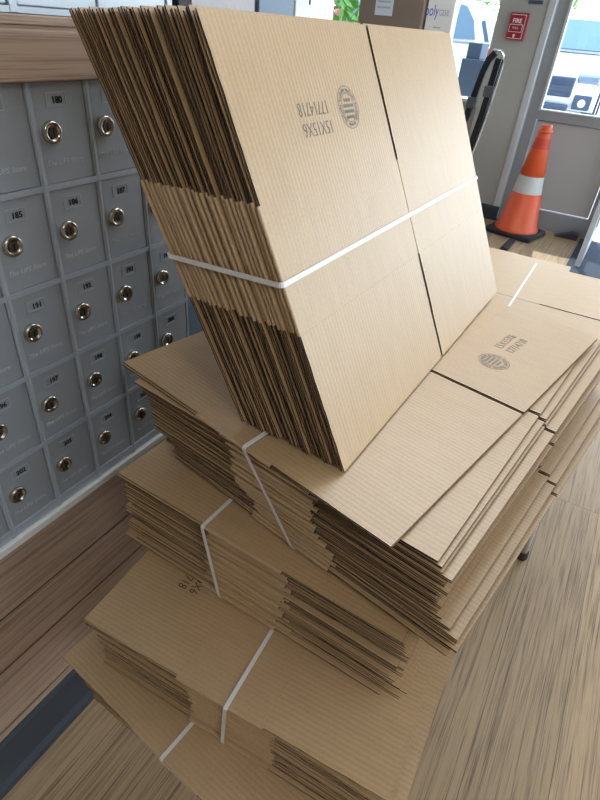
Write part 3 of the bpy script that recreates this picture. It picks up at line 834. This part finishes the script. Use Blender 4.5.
for (x, y, z) in ((-1.318, -0.022, Z(-0.43)), (-1.212, 0.008, Z(-0.34))):
    b = nb(); box(b, x - ox - 0.04, x - ox + 0.04, y - 0.006, y + 0.03, z - 0.04, z + 0.04, 0.006); finish(b, 'bracket', M['greyp'], o)
b = nb(); box(b, -1.58 - ox, -1.28 - ox, -0.22, 0.04, 0.012, 0.024, 0.003); finish(b, 'toe_plate', M['blackp'], o)
for s in (-1.56, -1.32):
    b = nb(); lathe(b, [(0.02, -0.018), (0.07, -0.018), (0.075, -0.01), (0.075, 0.01), (0.07, 0.018), (0.02, 0.018)], 24, 'X', (s - ox, 0.09, 0.075)); finish(b, 'wheel', M['tyre'], o, True)

# ------------------------------------------------------------------ fire alarm pull station and sign stub on the pillar
FX = FY - 0.06
o = tag(empty('fire_alarm_pull_station', (-1.34, FX, Z(0.113))), 'red fire alarm pull station on the grey pillar', 'fire alarm')
b = nb(); box(b, -0.078, 0.078, -0.045, 0.0, -0.10, 0.10, 0.008); fb = finish(b, 'housing', M['red'], o)
def face_text(body, size, x, z, y, m, parent, **kw):
    me = placed(text_mesh(body, size, 0.0004, **kw), frame_mtx((1, 0, 0), (0, 0, 1), (x, y, z))); me.materials.clear(); me.materials.append(m); return link('lettering', me, parent)
face_text('FIRE', 0.044, -0.008, 0.040, -0.0462, M['white'], o, bold=0.001)
b = nb()
for (x0, x1, z0, z1) in ((-0.066, 0.060, 0.084, 0.088), (-0.066, 0.050, 0.012, 0.016), (-0.066, 0.050, -0.042, -0.038), (-0.066, -0.062, -0.042, 0.016), (0.046, 0.050, -0.042, 0.016), (-0.066, 0.060, -0.090, -0.086), (0.058, 0.062, -0.090, 0.088)):
    box(b, x0, x1, -0.0468, -0.0452, z0, z1)
finish(b, 'border_line', M['white'], o)
b = nb(); box(b, -0.058, 0.042, -0.056, -0.046, -0.030, 0.006, 0.003); h = finish(b, 'pull_handle', M['red'], o)
face_text('PULL', 0.024, -0.008, -0.012, -0.0565, M['white'], h)
b = nb(); lathe(b, [(0.010, 0), (0.010, -0.006), (0.0001, -0.006)], 16, 'Y', (-0.008, -0.046, -0.066), cap=False); box(b, -0.014, -0.002, -0.050, -0.046, -0.084, -0.066); finish(b, 'lock', M['white'], o)
o = tag(empty('wall_plate', (-1.235, FX, Z(0.325))), 'small grey plate on the pillar above the fire alarm', 'plate')
b = nb(); box(b, -0.066, 0.062, -0.012, 0, -0.045, 0.085, 0.004); finish(b, 'plate', M['frame'], o)
b = nb(); box(b, -0.062, 0.055, -0.018, -0.012, -0.042, -0.018); box(b, -0.056, -0.01, -0.018, -0.012, -0.008, 0.05); box(b, 0.0, 0.05, -0.018, -0.012, -0.008, 0.05); finish(b, 'dark_slot', M['cartrim'], o)

# ------------------------------------------------------------------ traffic cone
CX, CY = -0.795, 5.70
o = tag(empty('traffic_cone', (CX, CY, 0)), 'orange traffic cone with scuffed white band by the door', 'traffic cone')
b = nb(); box(b, -0.235, 0.235, -0.2, 0.2, 0.004, 0.055, 0.02, seg=3)
bo = finish(b, 'rubber_base', M['rubber'], o); bo.rotation_euler = (0, 0, math.radians(-12))
def cr(z): return 0.200 + (0.046 - 0.200) * (z / 0.97)
b = nb(); lathe(b, [(0.205, 0.052), (0.205, 0.075), (cr(.09), 0.09), (cr(.395), 0.395), (cr(.40) - 0.006, 0.40), (cr(.55) - 0.006, 0.55), (cr(.555), 0.555), (cr(.80), 0.80), (cr(.90) + 0.003, 0.90), (cr(.93), 0.935), (cr(.97), 0.97), (cr(.97) - 0.012, 0.97), (cr(.97) - 0.014, 0.90)], 40, cap=False)
finish(b, 'cone_body', M['orange'], o, True)
b = nb(); lathe(b, [(cr(.40) - 0.003, 0.40), (cr(.55) - 0.003, 0.55)], 40, cap=False); 
finish(b, 'reflective_band', M['reflect'], o, True)
b = nb(); lathe(b, [(cr(.78) + 0.002, 0.78), (cr(.895) + 0.002, 0.895)], 40, cap=False); finish(b, 'upper_band', M['orange_d'], o, True)  # ring in a darker red-orange than the cone body
b = nb(); lathe(b, [(cr(.90) + 0.004, 0.905), (cr(.90) + 0.010, 0.915), (cr(.90) + 0.008, 0.925), (cr(.93), 0.93)], 40, cap=False); finish(b, 'collar', M['orange'], o, True)

# ------------------------------------------------------------------ mat, wedge, strip
b = nb(); box(b, -0.215, 1.1, 4.3, 6.02, 0.001, 0.010, 0.003)
for k in range(60):
    x = -0.205 + k * 0.0217; box(b, x, x + 0.012, 4.32, 6.0, 0.010, 0.014)
tag(finish(b, 'door_mat', M['matt']), 'dark blue grey ribbed entrance mat at the open glass door', 'door mat')
b = nb(); prism(b, [(-0.46, 0.0), (-0.24, 0.0), (-0.24, 0.05), (-0.30, 0.06)], 'Y', 5.93, 6.03); tag(finish(b, 'door_wedge', M['base']), 'small dark door wedge on the floor below the grey panel', 'door wedge')
b = nb(); prism(b, [(-0.80, 0.0), (-0.725, 0.0), (-0.725, 0.022), (-0.775, 0.03)], 'Y', 5.10, 5.42); tag(finish(b, 'rubber_strip', M['rubber']), 'short dark rubber strip on the floor in front of the traffic cone', 'strip')

# ------------------------------------------------------------------ outside: cars, bin, trees
def car(name, label, loc, rz, paint, n_windows=True):
    """hatch-back SUV, length along local x (nose at +x), width along y; z=0 on the ground"""
    o = tag(empty(name, loc), label, 'car'); o.rotation_euler = (0, 0, rz)
    # lower body and cabin as rounded hulls
    side = [(-2.28, 0.34), (-2.33, 0.60), (-2.28, 1.0), (-2.20, 1.12), (0.75, 1.14), (1.2, 1.09), (1.85, 1.0), (2.22, 0.86), (2.34, 0.62), (2.30, 0.34), (1.9, 0.28), (-1.9, 0.28)]
    b = nb(); prism(b, side, 'Y', -0.90, 0.90); bmesh.ops.bevel(b, geom=b.edges[:], offset=0.06, segments=3, affect='EDGES'); finish(b, 'car_body', paint, o, True)
    b = nb()
    roof = [(-2.18, 1.10, .86), (-2.02, 1.42, .78), (-1.72, 1.66, .68), (-1.2, 1.71, .66), (-0.2, 1.71, .66), (0.28, 1.62, .68), (1.05, 1.13, .84)]
    A = [b.verts.new((x, -w2, z)) for x, z, w2 in roof]; B = [b.verts.new((x, w2, z)) for x, z, w2 in roof]
    b.faces.new(A); b.faces.new(B); n = len(roof)
    for k in range(n): b.faces.new((A[k], A[(k + 1) % n], B[(k + 1) % n], B[k]))
    bmesh.ops.bevel(b, geom=b.edges[:], offset=0.05, segments=3, affect='EDGES'); finish(b, 'cabin', paint, o, True)
    for s in (-1, 1):
        for poly in ([(-2.06, 1.18), (-1.97, 1.40), (-1.82, 1.56), (-1.72, 1.58), (-1.72, 1.17)], [(-1.66, 1.17), (-1.66, 1.60), (-0.75, 1.61), (-0.75, 1.17)], [(-0.67, 1.17), (-0.67, 1.61), (0.06, 1.57), (0.68, 1.17)]):
            b = nb(); f = []
            for x, z in poly:
                yy = 0.86 - (z - 1.10) / 0.61 * 0.20 + 0.035
                f.append((x, s * yy, z))
            A = [b.verts.new(p) for p in f]; B = [b.verts.new((p[0], p[1] - s * 0.02, p[2])) for p in f]
            b.faces.new(A); b.faces.new(B)
            for k in range(len(f)): b.faces.new((A[k], A[(k + 1) % len(f)], B[(k + 1) % len(f)], B[k]))
            finish(b, 'side_window', M['carglass'], o)
        b = nb(); box(b, -2.36, -2.12, s * 0.86 - 0.06, s * 0.86 + 0.045, 0.92, 1.10, 0.03); finish(b, 'tail_light', M['tail'], o)
        b = nb(); box(b, 1.98, 2.30, s * 0.72 - 0.20, s * 0.72 + 0.17, 0.70, 0.86, 0.04); finish(b, 'headlight', M['lens'], o)
        b = nb(); box(b, 2.25, 2.352, s * 0.70 - 0.14, s * 0.70 + 0.14, 0.34, 0.56, 0.02); finish(b, 'fog_light_housing', M['cartrim'], o)
        b = nb(); lathe(b, [(0.001, 2.30), (0.055, 2.33), (0.06, 2.36), (0.001, 2.37)], 20, 'X', (0, s * 0.70, 0.44), cap=False); finish(b, 'fog_light', M['white'], o)
        b = nb(); box(b, 0.62, 0.80, s * 0.97 - 0.10, s * 0.97 + 0.08, 1.10, 1.25, 0.03); finish(b, 'mirror', paint, o)
        for x in (-1.40, 1.42):
            b = nb(); lathe(b, [(0.20, -0.11), (0.32, -0.11), (0.345, -0.08), (0.345, 0.08), (0.32, 0.11), (0.20, 0.11)], 28, 'Y', (x, s * 0.82, 0.345)); wh = finish(b, 'wheel', M['tyre'], o, True)
            b = nb(); lathe(b, [(0.20, -0.112), (0.05, -0.125), (0.05, 0.125), (0.20, 0.112)], 20, 'Y', (x, s * 0.82, 0.345)); finish(b, 'hub_cap', M['lens'], wh)
    b = nb(); prism(b, [(1.03, 1.16), (0.35, 1.60), (0.37, 1.63), (1.07, 1.18)], 'Y', -0.68, 0.68); finish(b, 'windscreen', M['carglass'], o)
    b = nb(); prism(b, [(-2.15, 1.16), (-2.04, 1.40), (-2.09, 1.42), (-2.21, 1.17)], 'Y', -0.66, 0.66); finish(b, 'rear_window', M['carglass'], o)
    b = nb(); box(b, 2.20, 2.36, -0.50, 0.50, 0.50, 0.80, 0.03)
    for k in range(5): box(b, 2.355, 2.372, -0.48, 0.48, 0.53 + k * 0.052, 0.55 + k * 0.052)
    finish(b, 'grille', M['cartrim'], o)
    b = nb(); box(b, 2.22, 2.37, -0.50, 0.50, 0.30, 0.40, 0.03); box(b, -2.37, -2.2, -0.82, 0.82, 0.34, 0.55, 0.04); finish(b, 'bumper', M['cartrim'], o)
    return o
car('parked_car', 'white car seen side-on through the window left of the pillar', (-4.62, 9.95, 0.35), PI, M['carw'])
car('parked_car', 'white car facing the shop behind the glass right of the pillar', (-1.98, 13.5, 0.35), -PI / 2 + 0.06, M['carw'])
car('parked_car', 'small blue grey car far away beside the white car\'s tail', (-5.2, 21.0, 0.35), PI + 0.2, M['cars'])
o = tag(empty('outdoor_bin', (-1.92, 7.0, 0.10)), 'dark slate drop bin outside the window beside the pillar', 'bin')
b = nb(); box(b, -0.15, 0.45, 0.0, 0.4, -0.1, 1.26, 0.01); finish(b, 'bin_body', M['binp'], o)
b = nb(); box(b, -0.125, 0.03, 0.05, 0.35, 1.26, 1.41, 0.008); finish(b, 'chute', M['binp'], o)

def foliage(name, label, loc, r, h, n, leafm, trunk_h, group=None, flower=0):
    o = tag(empty(name, loc), label, 'tree' if trunk_h > 0.5 else 'shrub', group)
    rr = random.Random(int(loc[0] * 100) + 5)
    if trunk_h:
        b = nb(); tube(b, [(0, 0, -0.02), (0.03, 0.02, trunk_h * .5), (0, 0, trunk_h + h * .3)], [0.16 * r / 1.5, 0.12 * r / 1.5, 0.05], 10); finish(b, 'trunk', M['bark'], o, True)
    b = nb()
    def leaf(p, s):
        a, t = rr.uniform(0, 2 * PI), rr.uniform(-1.0, 1.0)
        d = Vector((math.cos(a) * math.cos(t), math.sin(a) * math.cos(t), math.sin(t)))
        u = d.cross(Vector((rr.uniform(-1, 1), rr.uniform(-1, 1), rr.uniform(-1, 1)))).normalized()
        v_ = d.cross(u)
        b.faces.new([b.verts.new(p + u * s), b.verts.new(p + v_ * s * .45), b.verts.new(p - u * s), b.verts.new(p - v_ * s * .45)])
    fl = []
    for k in range(n):
        a = rr.uniform(0, 2 * PI); ph = math.acos(rr.uniform(-1, 1)); q = rr.uniform(0.45, 1.0) ** 0.5
        p = Vector((r * q * math.sin(ph) * math.cos(a), r * q * math.sin(ph) * math.sin(a), trunk_h + h / 2 + h / 2 * q * math.cos(ph)))
        if flower and rr.random() < flower: fl.append(p)
        else: leaf(p, rr.uniform(0.09, 0.16) * (1 if r > 1 else 0.7))
    me = bpy.data.meshes.new('crown'); b.to_mesh(me); b.free(); me.materials.append(leafm); link('crown', me, o)
    for p in fl[:24]:
        b = nb(); lathe(b, [(0.01, 0), (0.05, 0.03), (0.06, 0.06), (0.02, 0.075)], 10, 'Z', p); finish(b, 'blossom', M['flower'], o, True)
    return o
foliage('leafy_tree', 'leafy green tree behind the white car left of the pillar', (-6.3, 26.0, 0.35), 2.6, 4.2, 2600, M['leaf'], 0.9)
foliage('leafy_tree', 'leafy green tree farther left, behind the parcels', (-11.5, 27.0, 0.35), 2.8, 4.4, 2200, M['leaf'], 0.9)
foliage('flowering_shrub', 'green shrub with pink blossoms beyond the window', (-3.72, 7.75, 0.24), 0.55, 1.6, 900, M['leaf'], 0.3, None, 0.02)
